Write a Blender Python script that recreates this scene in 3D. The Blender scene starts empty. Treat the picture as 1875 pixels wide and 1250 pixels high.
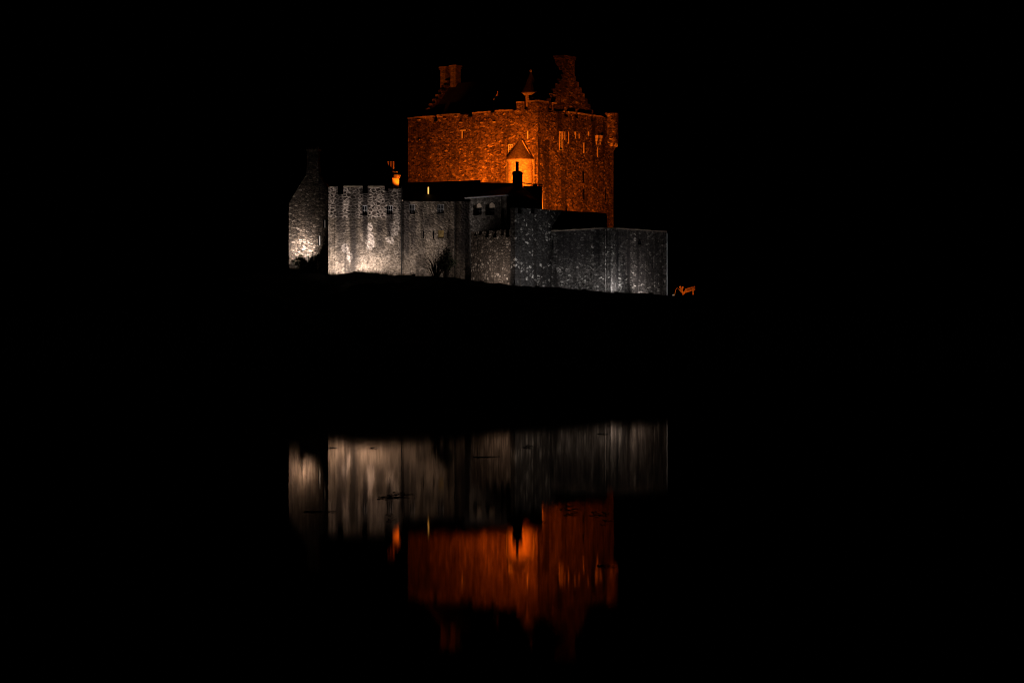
import bpy, math, random
from mathutils import Vector, noise
random.seed(7)
R = math.radians
scene = bpy.context.scene
col = scene.collection

# ------------------------------------------------------------------ camera, night sky, exposure
CAM_Z = 1.6
FPX = 4070.0                     # focal length in pixels of the 1875 px wide photograph
cam = bpy.data.cameras.new("camera")
cam.sensor_width = 36.0
cam.lens = 36.0 * FPX / 1875.0
cam.clip_start = 0.5
cam.clip_end = 6000
cam_o = bpy.data.objects.new("camera", cam)
cam_o.location = (0, 0, CAM_Z)
cam_o.rotation_euler = (R(90), 0, 0)
col.objects.link(cam_o)
scene.camera = cam_o

world = bpy.data.worlds.new("World")
scene.world = world
world.use_nodes = True
wn = world.node_tree
sky = wn.nodes.new("ShaderNodeTexSky")
sky.sky_type = 'NISHITA'
sky.sun_disc = False
sky.sun_elevation = R(-8)
sky.sun_rotation = R(200)
bg = wn.nodes["Background"]
wn.links.new(sky.outputs[0], bg.inputs[0])
bg.inputs[1].default_value = 0.006

scene.view_settings.view_transform = 'Standard'
scene.view_settings.look = 'None'
scene.view_settings.gamma = 1.0
scene.view_settings.exposure = 0.0
scene.cycles.use_denoising = True
scene.cycles.filter_width = 1.05
scene.cycles.max_bounces = 6
scene.cycles.sample_clamp_indirect = 4.0

SODIUM = (1.0, 0.165, 0.006)
WARM = (1.0, 0.85, 0.77)
COOL = (1.0, 0.97, 0.98)

# ------------------------------------------------------------------ helpers
def X(px, Y): return (px - 937.5) / FPX * Y
def Z(py, Y): return CAM_Z + (625.0 - py) / FPX * Y
def PT(px, Y): return Vector((X(px, Y), Y))

ORG = {}
def thing(name, label, cat, loc, group=None):
    o = bpy.data.objects.new(name, None)
    o.location = loc
    o.empty_display_size = 0.5
    col.objects.link(o)
    o["label"] = label; o["category"] = cat
    if group: o["group"] = group
    ORG[o.name] = Vector(loc)
    return o

class MB:
    def __init__(s): s.v = []; s.f = []; s.uv = []
    def face(s, pts, uvs=None):
        i = len(s.v); s.v += [Vector(p) for p in pts]
        s.f.append(tuple(range(i, i + len(pts))))
        if uvs is None:
            a, b, c = Vector(pts[0]), Vector(pts[1]), Vector(pts[2])
            n = (b - a).cross(c - a)
            if abs(n.z) > 0.8 * max(n.length, 1e-9): uvs = [(p[0], p[1]) for p in pts]
            elif abs(n.x) > abs(n.y): uvs = [(p[1], p[2]) for p in pts]
            else: uvs = [(p[0], p[2]) for p in pts]
        s.uv += [tuple(u) for u in uvs]
    def box(s, c, dx, dy, dz, ang=0.0, taper=1.0):
        ca, sa = math.cos(ang), math.sin(ang)
        def q(x, y, z, k): return (c[0] + (x * ca - y * sa) * k, c[1] + (x * sa + y * ca) * k, c[2] + z)
        hx, hy = dx / 2, dy / 2
        b = [q(-hx, -hy, 0, 1), q(hx, -hy, 0, 1), q(hx, hy, 0, 1), q(-hx, hy, 0, 1)]
        t = [q(-hx, -hy, dz, taper), q(hx, -hy, dz, taper), q(hx, hy, dz, taper), q(-hx, hy, dz, taper)]
        w = (dx, dy, dx, dy); off = 0
        for k in range(4):
            j = (k + 1) % 4
            s.face([b[k], b[j], t[j], t[k]], [(off, c[2]), (off + w[k], c[2]), (off + w[k], c[2] + dz), (off, c[2] + dz)])
            off += w[k]
        s.face(t); s.face(b[::-1])
    def prism(s, poly, d, uvo=0.0):
        """poly: 3D outline of a planar face seen from outside (counter-clockwise), d: vector to the back."""
        d = Vector(d); p = [Vector(q) for q in poly]; n = len(p)
        o = p[0]; ax = Vector((p[1] - o).xy).to_3d()
        ax = ax.normalized() if ax.length > 1e-6 else Vector((1, 0, 0))
        f = lambda q: ((Vector(q) - o).dot(ax) + uvo, q[2])
        s.face(p, [f(q) for q in p])
        s.face([q + d for q in p[::-1]], [f(q) for q in p[::-1]])
        for k in range(n):
            a, b = p[k], p[(k + 1) % n]
            s.face([b, a, a + d, b + d], [(f(b)[0], b.z), (f(a)[0], a.z), (f(a)[0] + .5, a.z + .3), (f(b)[0] + .5, b.z + .3)])
    def tube(s, pts, r0, r1=None, n=6, cap=True):
        r1 = r0 if r1 is None else r1
        pts = [Vector(p) for p in pts]; rings = []
        for k, p in enumerate(pts):
            a = pts[max(k - 1, 0)]; b = pts[min(k + 1, len(pts) - 1)]
            t = (b - a).normalized()
            u = t.cross(Vector((0, 0, 1)))
            u = u.normalized() if u.length > 1e-3 else Vector((1, 0, 0))
            w = t.cross(u)
            r = r0 + (r1 - r0) * k / max(len(pts) - 1, 1)
            rings.append([p + (u * math.cos(6.2832 * j / n) + w * math.sin(6.2832 * j / n)) * r for j in range(n)])
        for k in range(len(rings) - 1):
            for j in range(n):
                i = (j + 1) % n
                s.face([rings[k][j], rings[k][i], rings[k + 1][i], rings[k + 1][j]])
        if cap: s.face(rings[0][::-1]); s.face(rings[-1])
    def lathe(s, c, prof, n=20, a0=0.0, a1=2 * math.pi):
        """prof: list of (radius, z) from the bottom up."""
        for k in range(n):
            t0 = a0 + (a1 - a0) * k / n; t1 = a0 + (a1 - a0) * (k + 1) / n
            for (ra, za), (rb, zb) in zip(prof[:-1], prof[1:]):
                q = [(c[0] + ra * math.cos(t0), c[1] + ra * math.sin(t0), za), (c[0] + ra * math.cos(t1), c[1] + ra * math.sin(t1), za),
                     (c[0] + rb * math.cos(t1), c[1] + rb * math.sin(t1), zb), (c[0] + rb * math.cos(t0), c[1] + rb * math.sin(t0), zb)]
                m = max(ra, rb, .05); L = math.hypot(ra - rb, za - zb)
                uv = [(t0 * m, za), (t1 * m, za), (t1 * m, za + L), (t0 * m, za + L)]
                if rb < 1e-4: q, uv = q[:3], uv[:3]
                elif ra < 1e-4: q, uv = [q[0], q[2], q[3]], [uv[0], uv[2], uv[3]]
                s.face(q, uv)
    def build(s, name, mat, parent=None, smooth=False, kind=None):
        org = Vector((0, 0, 0))
        q = parent
        while q is not None:
            org += ORG.get(q.name, Vector((0, 0, 0))); q = q.parent
        me = bpy.data.meshes.new(name)
        me.from_pydata([tuple(v - org) for v in s.v], [], s.f)
        uvl = me.uv_layers.new(name="UVMap")
        for i, u in enumerate(s.uv): uvl.data[i].uv = u
        if smooth: me.polygons.foreach_set("use_smooth", [True] * len(me.polygons))
        me.materials.append(mat)
        o = bpy.data.objects.new(name, me)
        col.objects.link(o)
        o.parent = parent
        if kind: o["kind"] = kind
        return o

class Wall:
    """A vertical wall plane from plan point p0 to p1, left to right as seen from outside."""
    def __init__(s, p0, p1, uo=0.0):
        s.p0, s.p1, s.uo = Vector(p0), Vector(p1), uo
        s.L = (s.p1 - s.p0).length; s.d = (s.p1 - s.p0) / s.L
        s.n = Vector((s.d.y, -s.d.x))
    def u(s, px):
        c = (px - 937.5) / FPX
        return (c * s.p0.y - s.p0.x) / (s.d.x - c * s.d.y)
    def Y(s, u): return s.p0.y + s.d.y * u
    def z(s, px, py): return Z(py, s.Y(s.u(px)))
    def rect(s, px0, px1, py_top, py_bot):
        a, b = s.u(px0), s.u(px1); y = s.Y((a + b) / 2)
        return (a, b, Z(py_bot, y), Z(py_top, y))
    def at(s, u, z, out=0.0): 
        q = s.p0 + s.d * u + s.n * out
        return Vector((q.x, q.y, z))
    @property
    def ang(s): return math.atan2(s.d.y, s.d.x)

def panel(mb, w, z0, z1, holes=(), t=0.6, step=0.7, jit=0.035, ends=True, u0=0.0, u1=None, back=True):
    u1 = w.L if u1 is None else u1
    hs = [(max(a, u0), min(b, u1), max(c, z0), min(d, z1)) for a, b, c, d in holes]
    def lines(a, b, extra):
        pts = sorted({round(a, 4), round(b, 4)} | {round(e, 4) for e in extra if a < e < b})
        out = [pts[0]]
        for p, q in zip(pts[:-1], pts[1:]):
            n = max(1, int(round((q - p) / step)))
            out += [p + (q - p) * k / n for k in range(1, n + 1)]
        return out
    us = lines(u0, u1, [h[0] for h in hs] + [h[1] for h in hs])
    zs = lines(z0, z1, [h[2] for h in hs] + [h[3] for h in hs])
    nu, nz = len(us) - 1, len(zs) - 1
    def solid(i, j):
        if i < 0 or j < 0 or i >= nu or j >= nz: return False
        cu, cz = (us[i] + us[i + 1]) / 2, (zs[j] + zs[j + 1]) / 2
        return not any(a < cu < b and c < cz < d for a, b, c, d in hs)
    def pos(i, j, depth):
        u, z = us[i], zs[j]
        q = noise.noise_vector(Vector((u * 1.7 + w.uo + w.p0.x, z * 1.7, w.p0.y)))
        if 0 < i < nu: u += q.x * jit
        if 0 < j: z += q.y * jit
        out = (q.z * jit if (0 < i < nu and depth == 0) else 0.0)
        return w.at(u, z, out - depth)
    uv = lambda i, j, d=0.0: (us[i] + w.uo + d, zs[j] + d * .5)
    for i in range(nu):
        for j in range(nz):
            if not solid(i, j): continue
            F = [pos(i, j, 0), pos(i + 1, j, 0), pos(i + 1, j + 1, 0), pos(i, j + 1, 0)]
            B = [pos(i, j, t), pos(i + 1, j, t), pos(i + 1, j + 1, t), pos(i, j + 1, t)]
            UV = [uv(i, j), uv(i + 1, j), uv(i + 1, j + 1), uv(i, j + 1)]
            mb.face(F, UV)
            if back: mb.face(B[::-1], UV[::-1])
            def rev(k, l): mb.face([F[l], F[k], B[k], B[l]], [UV[l], UV[k], (UV[k][0] + t, UV[k][1]), (UV[l][0] + t, UV[l][1])])
            if not solid(i, j + 1): rev(2, 3)
            if j > 0 and not solid(i, j - 1): rev(0, 1)
            if not solid(i + 1, j) and (ends or i + 1 < nu): rev(1, 2)
            if not solid(i - 1, j) and (ends or i > 0): rev(3, 0)

# ------------------------------------------------------------------ materials
class NT:
    def __init__(s, name):
        s.m = bpy.data.materials.new(name); s.m.use_nodes = True
        s.t = s.m.node_tree; s.b = s.t.nodes["Principled BSDF"]
    def n(s, typ, **kw):
        o = s.t.nodes.new(typ)
        for k, v in kw.items(): setattr(o, k, v)
        return o
    def l(s, a, b): s.t.links.new(a, b)
    def val(s, sock, x):
        if hasattr(x, "links"): s.l(x, sock)
        else: sock.default_value = x
    def math(s, op, a, b=0.0, c=0.0, clamp=False):
        o = s.n("ShaderNodeMath", operation=op, use_clamp=clamp)
        s.val(o.inputs[0], a); s.val(o.inputs[1], b); s.val(o.inputs[2], c)
        return o.outputs[0]
    def smooth(s, x, a, b, lo=0.0, hi=1.0):
        o = s.n("ShaderNodeMapRange", interpolation_type='SMOOTHSTEP')
        s.val(o.inputs[0], x)
        for k, v in zip((1, 2, 3, 4), (a, b, lo, hi)): o.inputs[k].default_value = v
        return o.outputs[0]
    def mix(s, f, a, b, mode='MIX'):
        o = s.n("ShaderNodeMix", data_type='RGBA', blend_type=mode)
        s.val(o.inputs[0], f)
        for sock, v in ((o.inputs[6], a), (o.inputs[7], b)):
            if hasattr(v, "links"): s.l(v, sock)
            else: sock.default_value = (*v, 1)
        return o.outputs[2]
    def ramp(s, x, stops):
        o = s.n("ShaderNodeValToRGB"); s.val(o.inputs[0], x)
        e = o.color_ramp.elements
        while len(e) < len(stops): e.new(0.5)
        for k, (p, c) in enumerate(stops):
            e[k].position = p; e[k].color = (*c, 1)
        return o.outputs[0]
    def noise(s, vec, scale, detail=3, rough=.55):
        o = s.n("ShaderNodeTexNoise"); s.l(vec, o.inputs[0])
        o.inputs["Scale"].default_value = scale; o.inputs["Detail"].default_value = detail; o.inputs["Roughness"].default_value = rough
        return o
    def mapping(s, vec, scale, loc=(0, 0, 0)):
        o = s.n("ShaderNodeMapping"); s.l(vec, o.inputs[0])
        o.inputs["Scale"].default_value = scale; o.inputs["Location"].default_value = loc
        return o.outputs[0]

def masonry(name, stops, mortar, sw=.5, sh=.22, mort=.10, warp=.12, stain=.6, stain_xy=(1.3, .10), soot=(.02, .017, .015), bump=.6,
            patches=(), patch_col=(.55, .48, .40), grad=None, rnd=1.0, seed=0.0, plaster=0.0, plaster_col=(.3, .24, .18), mottle=.6, lowjoint=.06, drips=(), drip_col=(.022, .019, .02), lowplaster=.78):
    """Rubble masonry in wall metres (UV): irregular stones sw x sh, mortar joints, rain stains, lime repair patches at (u, v, ru, rv)."""
    t = NT(name)
    uv = t.n("ShaderNodeUVMap", uv_map="UVMap").outputs[0]
    uv = t.mapping(uv, (1, 1, 1), (seed * 13.7, seed * 7.3, seed))
    nz = t.noise(uv, 2.2, 3)
    sub = t.n("ShaderNodeVectorMath", operation='SUBTRACT'); t.l(nz.outputs[1], sub.inputs[0]); sub.inputs[1].default_value = (.5, .5, .5)
    sc = t.n("ShaderNodeVectorMath", operation='SCALE'); t.l(sub.outputs[0], sc.inputs[0]); sc.inputs[3].default_value = warp * 2
    ad = t.n("ShaderNodeVectorMath", operation='ADD'); t.l(uv, ad.inputs[0]); t.l(sc.outputs[0], ad.inputs[1])
    p = t.mapping(ad.outputs[0], (1 / sw, 1 / sh, 1))
    vo = t.n("ShaderNodeTexVoronoi", voronoi_dimensions='2D'); t.l(p, vo.inputs[0]); vo.inputs["Scale"].default_value = 1; vo.inputs["Randomness"].default_value = rnd
    ve = t.n("ShaderNodeTexVoronoi", voronoi_dimensions='2D', feature='DISTANCE_TO_EDGE'); t.l(p, ve.inputs[0]); ve.inputs["Scale"].default_value = 1; ve.inputs["Randomness"].default_value = rnd
    sep = t.n("ShaderNodeSeparateColor"); t.l(vo.outputs["Color"], sep.inputs[0])
    fine = t.noise(uv, 9, 4)
    tone = t.math('ADD', sep.outputs[0], t.math('MULTIPLY', t.math('SUBTRACT', fine.outputs[0], .5), .35), clamp=True)
    stone = t.ramp(tone, stops)
    edge = ve.outputs["Distance"]
    jn = t.math('MULTIPLY', fine.outputs[0], mort * 1.6)
    joint = t.math('SUBTRACT', 1.0, t.smooth(t.math('SUBTRACT', edge, jn), 0.0, mort * .8))
    big = t.noise(uv, .55, 4)
    if grad:           # lime-rich pointing above height grad[0], rough weathered render below
        sx = t.n("ShaderNodeSeparateXYZ"); t.l(uv, sx.inputs[0])
        hgt = t.math('ADD', t.math('SUBTRACT', sx.outputs[1], seed * 7.3), t.math('MULTIPLY', t.math('SUBTRACT', big.outputs[0], .5), grad[2]))
        upper = t.smooth(hgt, grad[0], grad[0] + .25)
        if len(grad) > 3:
            upper = t.math('MULTIPLY', upper, t.math('SUBTRACT', 1.0, t.smooth(t.math('SUBTRACT', sx.outputs[0], seed * 13.7), grad[3], grad[3] + 1.2)))
    c = t.mix(joint, stone, mortar)
    if grad:
        lower = t.mix(t.math('MULTIPLY', joint, lowjoint), t.mix(lowplaster, stone, t.mix(t.smooth(big.outputs[0], .35, .65), plaster_col, tuple(k * .45 for k in plaster_col))), mortar)
        c = t.mix(upper, lower, c)
    elif plaster:
        c = t.mix(t.math('MULTIPLY', t.smooth(big.outputs[0], .42, .58), plaster), c, plaster_col)
    if patches:
        sx = t.n("ShaderNodeSeparateXYZ"); t.l(uv, sx.inputs[0])
        tot = None
        for (pu, pv, ru, rv) in patches:
            dx = t.math('DIVIDE', t.math('SUBTRACT', sx.outputs[0], pu + seed * 13.7), ru)
            dy = t.math('DIVIDE', t.math('SUBTRACT', sx.outputs[1], pv + seed * 7.3), rv)
            d = t.math('SQRT', t.math('ADD', t.math('MULTIPLY', dx, dx), t.math('MULTIPLY', dy, dy)))
            d = t.math('ADD', d, t.math('MULTIPLY', t.math('SUBTRACT', nz.outputs[0], .5), 1.3))
            k = t.math('SUBTRACT', 1.0, t.smooth(d, .8, 1.1))
            tot = k if tot is None else t.math('MAXIMUM', tot, k)
        pm = t.math('MULTIPLY', tot, t.math('SUBTRACT', 1.0, t.math('MULTIPLY', t.smooth(edge, mort * 1.6, mort * 2.6), .72)))
        c = t.mix(pm, c, patch_col)
    # weathering: uneven tone from stone to stone and along the courses
    mo = t.noise(t.mapping(uv, (4.2, 5.2, 1), (3, 5, 0)), 1.0, 6, .78)
    mk = t.math('MULTIPLY_ADD', t.smooth(mo.outputs[0], .34, .68), 1.9 * mottle, 1 - mottle * .8)
    cm = t.n("ShaderNodeCombineColor"); [t.l(mk, cm.inputs[k]) for k in range(3)]
    c = t.mix(1.0, c, cm.outputs[0], 'MULTIPLY')
    # rain-washed streaks and lichen blotches
    sn = t.noise(t.mapping(uv, (stain_xy[0], stain_xy[1], 1)), 1.0, 4, .6)
    c = t.mix(t.math('MULTIPLY', t.smooth(sn.outputs[0], .47, .66), stain), c, soot)
    bl = t.noise(uv, 1.4, 5, .65)
    c = t.mix(t.math('MULTIPLY', t.smooth(bl.outputs[0], .52, .72), stain * .7), c, soot)
    # dark water stains running down from spouts, sills and crenels
    if drips:
        sx = t.n("ShaderNodeSeparateXYZ"); t.l(uv, sx.inputs[0]); tot = None
        wob = t.math('MULTIPLY', t.math('SUBTRACT', bl.outputs[0], .5), .9)
        for (du, v1, v0, hw, st_) in drips:
            dx = t.math('ABSOLUTE', t.math('SUBTRACT', sx.outputs[0], du + seed * 13.7))
            k = t.math('SUBTRACT', 1.0, t.smooth(t.math('ADD', dx, wob), hw * .55, hw * 1.35))
            v = t.math('ADD', sx.outputs[1], t.math('MULTIPLY', wob, 2.5))
            k = t.math('MULTIPLY', k, t.smooth(v, v0 + seed * 7.3 - .2, v0 + seed * 7.3 + (v1 - v0) * .45))
            k = t.math('MULTIPLY', k, t.math('SUBTRACT', 1.0, t.smooth(v, v1 + seed * 7.3, v1 + seed * 7.3 + .25)))
            k = t.math('MULTIPLY', k, st_)
            tot = k if tot is None else t.math('MAXIMUM', tot, k)
        c = t.mix(tot, c, drip_col)
    t.l(c, t.b.inputs["Base Color"])
    t.b.inputs["Roughness"].default_value = .92
    t.b.inputs["Specular IOR Level"].default_value = .2
    bp = t.n("ShaderNodeBump"); bp.inputs["Strength"].default_value = bump; bp.inputs["Distance"].default_value = .12
    hh = t.math('ADD', t.smooth(edge, 0.0, mort * 2.2), t.math('MULTIPLY', sep.outputs[1], .9))
    t.l(t.math('ADD', hh, t.math('MULTIPLY', fine.outputs[0], .5)), bp.inputs["Height"])
    t.l(bp.outputs[0], t.b.inputs["Normal"])
    return t.m

def plain(name, colour, rough=.8, var=.25, scale=3.0, metallic=0.0, spec=.3, bump=0.0):
    t = NT(name)
    tc = t.n("ShaderNodeTexCoord").outputs["Object"]
    nz = t.noise(tc, scale, 5)
    k = t.smooth(nz.outputs[0], .3, .7)
    t.l(t.mix(k, tuple(c * (1 - var) for c in colour), tuple(min(1, c * (1 + var)) for c in colour)), t.b.inputs["Base Color"])
    t.b.inputs["Roughness"].default_value = rough
    t.b.inputs["Metallic"].default_value = metallic
    t.b.inputs["Specular IOR Level"].default_value = spec
    if bump:
        bp = t.n("ShaderNodeBump"); bp.inputs["Strength"].default_value = bump; bp.inputs["Distance"].default_value = .05
        t.l(nz.outputs[0], bp.inputs["Height"]); t.l(bp.outputs[0], t.b.inputs["Normal"])
    return t.m

def slate(name):
    t = NT(name)
    uv = t.n("ShaderNodeUVMap", uv_map="UVMap").outputs[0]
    br = t.n("ShaderNodeTexBrick"); t.l(uv, br.inputs[0])
    br.inputs["Color1"].default_value = (.03, .028, .028, 1); br.inputs["Color2"].default_value = (.016, .015, .016, 1); br.inputs["Mortar"].default_value = (.01, .01, .01, 1)
    br.inputs["Scale"].default_value = 1; br.inputs["Brick Width"].default_value = .3; br.inputs["Row Height"].default_value = .2; br.inputs["Mortar Size"].default_value = .012
    nz = t.noise(uv, 1.5, 4)
    t.l(t.mix(t.smooth(nz.outputs[0], .4, .7), br.outputs[0], (.03, .032, .025)), t.b.inputs["Base Color"])
    t.b.inputs["Roughness"].default_value = .7
    bp = t.n("ShaderNodeBump"); bp.inputs["Strength"].default_value = .5; bp.inputs["Distance"].default_value = .03
    t.l(br.outputs[1], bp.inputs["Height"]); bp.invert = True
    t.l(bp.outputs[0], t.b.inputs["Normal"])
    return t.m

def emitter(name, colour, strength):
    t = NT(name)
    t.b.inputs["Base Color"].default_value = (*colour, 1)
    t.b.inputs["Emission Color"].default_value = (*colour, 1)
    t.b.inputs["Emission Strength"].default_value = strength
    return t.m

M = {}
KEEP_DRIPS = [(40.12, 26, 11, .25, .7), (41.5, 25.5, 10, .42, .78), (43.6, 24.6, 20.8, .45, .75), (46.2, 25, 20.5, .3, .6), (47.7, 24, 20.5, .4, .5), (49.5, 24.5, 20.5, .4, .65), (51.3, 24, 20, .3, .6), (45.3, 22, 17, .4, .4)]
M['keep'] = masonry("keep_rubble", [(0, (.03, .02, .015)), (.22, (.10, .07, .047)), (.55, (.17, .12, .08)), (.82, (.25, .18, .12)), (.93, (.36, .28, .2)), (1, (.6, .48, .36))],
                    (.13, .095, .065), sw=.30, sh=.16, mort=.05, warp=.08, stain=.5, stain_xy=(.9, .12), bump=.55, mottle=.8, seed=1)
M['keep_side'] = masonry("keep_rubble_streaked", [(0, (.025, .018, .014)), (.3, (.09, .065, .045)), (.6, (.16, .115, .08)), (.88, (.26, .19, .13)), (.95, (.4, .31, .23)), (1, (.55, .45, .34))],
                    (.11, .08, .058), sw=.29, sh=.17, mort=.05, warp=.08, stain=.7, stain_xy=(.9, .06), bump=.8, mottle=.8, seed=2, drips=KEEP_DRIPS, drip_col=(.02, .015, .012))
M['turret'] = masonry("turret_harl", [(0, (.36, .27, .2)), (.5, (.46, .36, .27)), (1, (.55, .44, .33))], (.42, .33, .25), sw=.4, sh=.25, mort=.12, stain=.25, bump=.3, seed=3)
M['dressed'] = plain("dressed_sandstone", (.62, .52, .42), .85, .15, 4)
M['white'] = plain("white_window_paint", (.78, .76, .72), .5, .06, 6)
M['coping'] = plain("coping_stone", (.38, .30, .23), .9, .35, 2.0, bump=.4)
M['chimney'] = masonry("chimney_stone", [(0, (.12, .09, .07)), (.5, (.22, .17, .13)), (1, (.34, .27, .2))], (.2, .16, .13), sw=.5, sh=.28, mort=.08, stain=.5, bump=.5, seed=5)
M['harl'] = plain("smooth_harling", (.5, .42, .33), .9, .2, 2.5)
M['slate'] = slate("roof_slate")
M['slate_lit'] = plain("slate_painted_lit", (.13, .10, .08), .8, .35, 5, bump=.5)  # lighter slate copy: lamplight on the turret cones put into the colour
M['stack'] = masonry("stack_painted_lit", [(0, (.2, .16, .12)), (.5, (.36, .29, .22)), (1, (.5, .42, .33))], (.3, .25, .19), sw=.5, sh=.28, mort=.06, stain=.4, bump=.5, mottle=.4, seed=15)  # lighter chimney stone: extra lamplight painted into the stacks and dormers
M['pot'] = plain("chimney_pot_clay", (.42, .28, .2), .8, .2, 5)
M['sash'] = plain("grey_sash_paint", (.62, .63, .66), .5, .1, 6)
M['glass'] = plain("dark_window_glass", (.012, .013, .016), .12, .1, 1, spec=.5)
M['lead'] = plain("lead_flashing", (.3, .3, .32), .5, .3, 3)
M['iron'] = plain("black_iron", (.02, .02, .02), .5, .2, 4, metallic=.5)
M['lamp_on'] = emitter("lit_window_glow", (1.0, .52, .12), 1.5)
M['wood'] = plain("weathered_timber", (.36, .27, .2), .85, .3, 6, bump=.4)
M['door'] = plain("grey_painted_door", (.20, .17, .22), .6, .2, 3)
M['leaf'] = plain("dark_leaves", (.022, .028, .012), .7, .5, 1.5)
M['bark'] = plain("bush_bark", (.03, .022, .018), .9, .4, 3)
M['grass'] = plain("dry_grass", (.13, .12, .05), .9, .5, .8)
M['weed'] = plain("wet_seaweed", (.012, .010, .006), .45, .4, 20)
M['pebble'] = plain("pale_stone", (.5, .47, .43), .9, .2, 3, bump=.5)
def rock_mat():
    t = NT("islet_rock")
    tc = t.n("ShaderNodeTexCoord").outputs["Object"]
    a = t.noise(tc, .5, 6, .6); b = t.noise(tc, 3.0, 5, .65)
    c = t.ramp(a.outputs[0], [(.3, (.02, .02, .017)), (.5, (.045, .042, .036)), (.7, (.035, .045, .018))])
    t.l(t.mix(t.smooth(b.outputs[0], .55, .75), c, (.07, .065, .055)), t.b.inputs["Base Color"])
    t.b.inputs["Roughness"].default_value = .95; t.b.inputs["Specular IOR Level"].default_value = .1
    bp = t.n("ShaderNodeBump"); bp.inputs["Strength"].default_value = .8; bp.inputs["Distance"].default_value = .3
    t.l(b.outputs[0], bp.inputs["Height"]); t.l(bp.outputs[0], t.b.inputs["Normal"])
    return t.m
M['rock'] = rock_mat()
def water_mat():
    t = NT("loch_water")
    geo = t.n("ShaderNodeNewGeometry").outputs["Position"]
    dif = t.n("ShaderNodeBsdfDiffuse"); dif.inputs[0].default_value = (.002, .003, .003, 1)
    gl = t.n("ShaderNodeBsdfGlossy", distribution='BECKMANN'); gl.inputs["Color"].default_value = (.52, .41, .32, 1)
    gl.inputs["Roughness"].default_value = .038
    fr = t.n("ShaderNodeFresnel"); fr.inputs[0].default_value = 1.333
    a = t.noise(t.mapping(geo, (1.6, .10, 1)), 1.0, 3); b = t.noise(t.mapping(geo, (.2, .06, 1)), 1.0, 2)
    bp = t.n("ShaderNodeBump"); bp.inputs["Strength"].default_value = 1.0; bp.inputs["Distance"].default_value = .0010
    t.l(t.math('ADD', a.outputs[0], t.math('MULTIPLY', b.outputs[0], 3.0)), bp.inputs["Height"])
    t.l(bp.outputs[0], gl.inputs["Normal"])
    mx = t.n("ShaderNodeMixShader"); t.l(fr.outputs[0], mx.inputs[0]); t.l(dif.outputs[0], mx.inputs[1]); t.l(gl.outputs[0], mx.inputs[2])
    t.l(mx.outputs[0], t.t.nodes["Material Output"].inputs[0])
    return t.m
M['water'] = water_mat()

# ------------------------------------------------------------------ setting: loch, bed and the rocky islet
mb = MB()
S = 4000
mb.face([(-S, -300, 0), (S, -300, 0), (S, 5000, 0), (-S, 5000, 0)])
mb.build("water", M['water'], kind="structure")
mb = MB()
mb.face([(-S, -300, -3), (S, -300, -3), (S, 5000, -3), (-S, 5000, -3)])
mb.build("loch_bed", M['rock'], kind="structure")

CREST = [(300, 560), (380, 528), (420, 508), (528, 499), (560, 500), (601, 503), (632, 500), (660, 497), (690, 501), (715, 504), (745, 504), (765, 507), (800, 506), (830, 508), (860, 513),
         (885, 517), (915, 519), (940, 523), (975, 525), (1010, 526), (1040, 529), (1075, 531), (1100, 533), (1118, 536), (1150, 537), (1180, 537), (1221, 541), (1240, 542), (1285, 541), (1340, 552), (1420, 600)]
def crest_y(x): return 197.0 - 7.5 * max(0.0, min(1.0, (x + 14) / 22.0))
def crest_z(x):
    y = crest_y(x); px = 937.5 + x * FPX / y
    if px <= CREST[0][0]: py = CREST[0][1] + (CREST[0][0] - px) * .5
    elif px >= CREST[-1][0]: py = CREST[-1][1] + (px - CREST[-1][0]) * .5
    else:
        for (a, pa), (b, pb) in zip(CREST[:-1], CREST[1:]):
            if a <= px <= b: py = pa + (pb - pa) * (px - a) / (b - a); break
    return Z(py, y)
def ss(t): t = max(0.0, min(1.0, t)); return t * t * (3 - 2 * t)
def ground(x, y):
    cz = crest_z(x); yc = crest_y(x)
    r = noise.fractal(Vector((x * .16, y * .16, 3.1)), 1.0, 2.0, 4)
    e = noise.fractal(Vector((x * .8, y * .8, 9.7)), 1.0, 2.0, 3)
    if y <= yc:
        k = max(0.0, 1 - (yc - y) / 24.0)
        z = (cz + 1.2) * (k ** .8) - 1.2 + (r * 1.1 * min(1, (yc - y) / 5.0)) * (k > 0) + e * .13
    else:
        z = cz - .75 * ss((y - yc - .8) / 1.2) + e * .10
        z = z + (-1.5 - z) * ss((y - 240) / 14.0)
        k = math.exp(-(((x - 20.5) / 4.0) ** 4) - (((y - 261) / 9.0) ** 4)); z = max(z, -1.5 + (6.85 + e * .06 + 1.5) * k)
    edge = max(ss((-34 - x) / 14.0), ss((x - 24) / 12.0) if y < 240 else ss((x - 28) / 8.0))
    return z + (-1.5 - z) * edge if z > -1.5 else z
mb = MB()
xs = [-52 + .45 * i for i in range(205)]
ys = [166 + .7 * j for j in range(30)] + [187 + .4 * j for j in range(50)] + [207 + 1.5 * j for j in range(48)]
me = bpy.data.meshes.new("islet")
me.from_pydata([(x, y, ground(x, y)) for y in ys for x in xs], [], [(j * len(xs) + i, j * len(xs) + i + 1, (j + 1) * len(xs) + i + 1, (j + 1) * len(xs) + i) for j in range(len(ys) - 1) for i in range(len(xs) - 1)])
me.materials.append(M['rock'])
islet = bpy.data.objects.new("islet", me); col.objects.link(islet); islet["kind"] = "structure"

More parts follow.
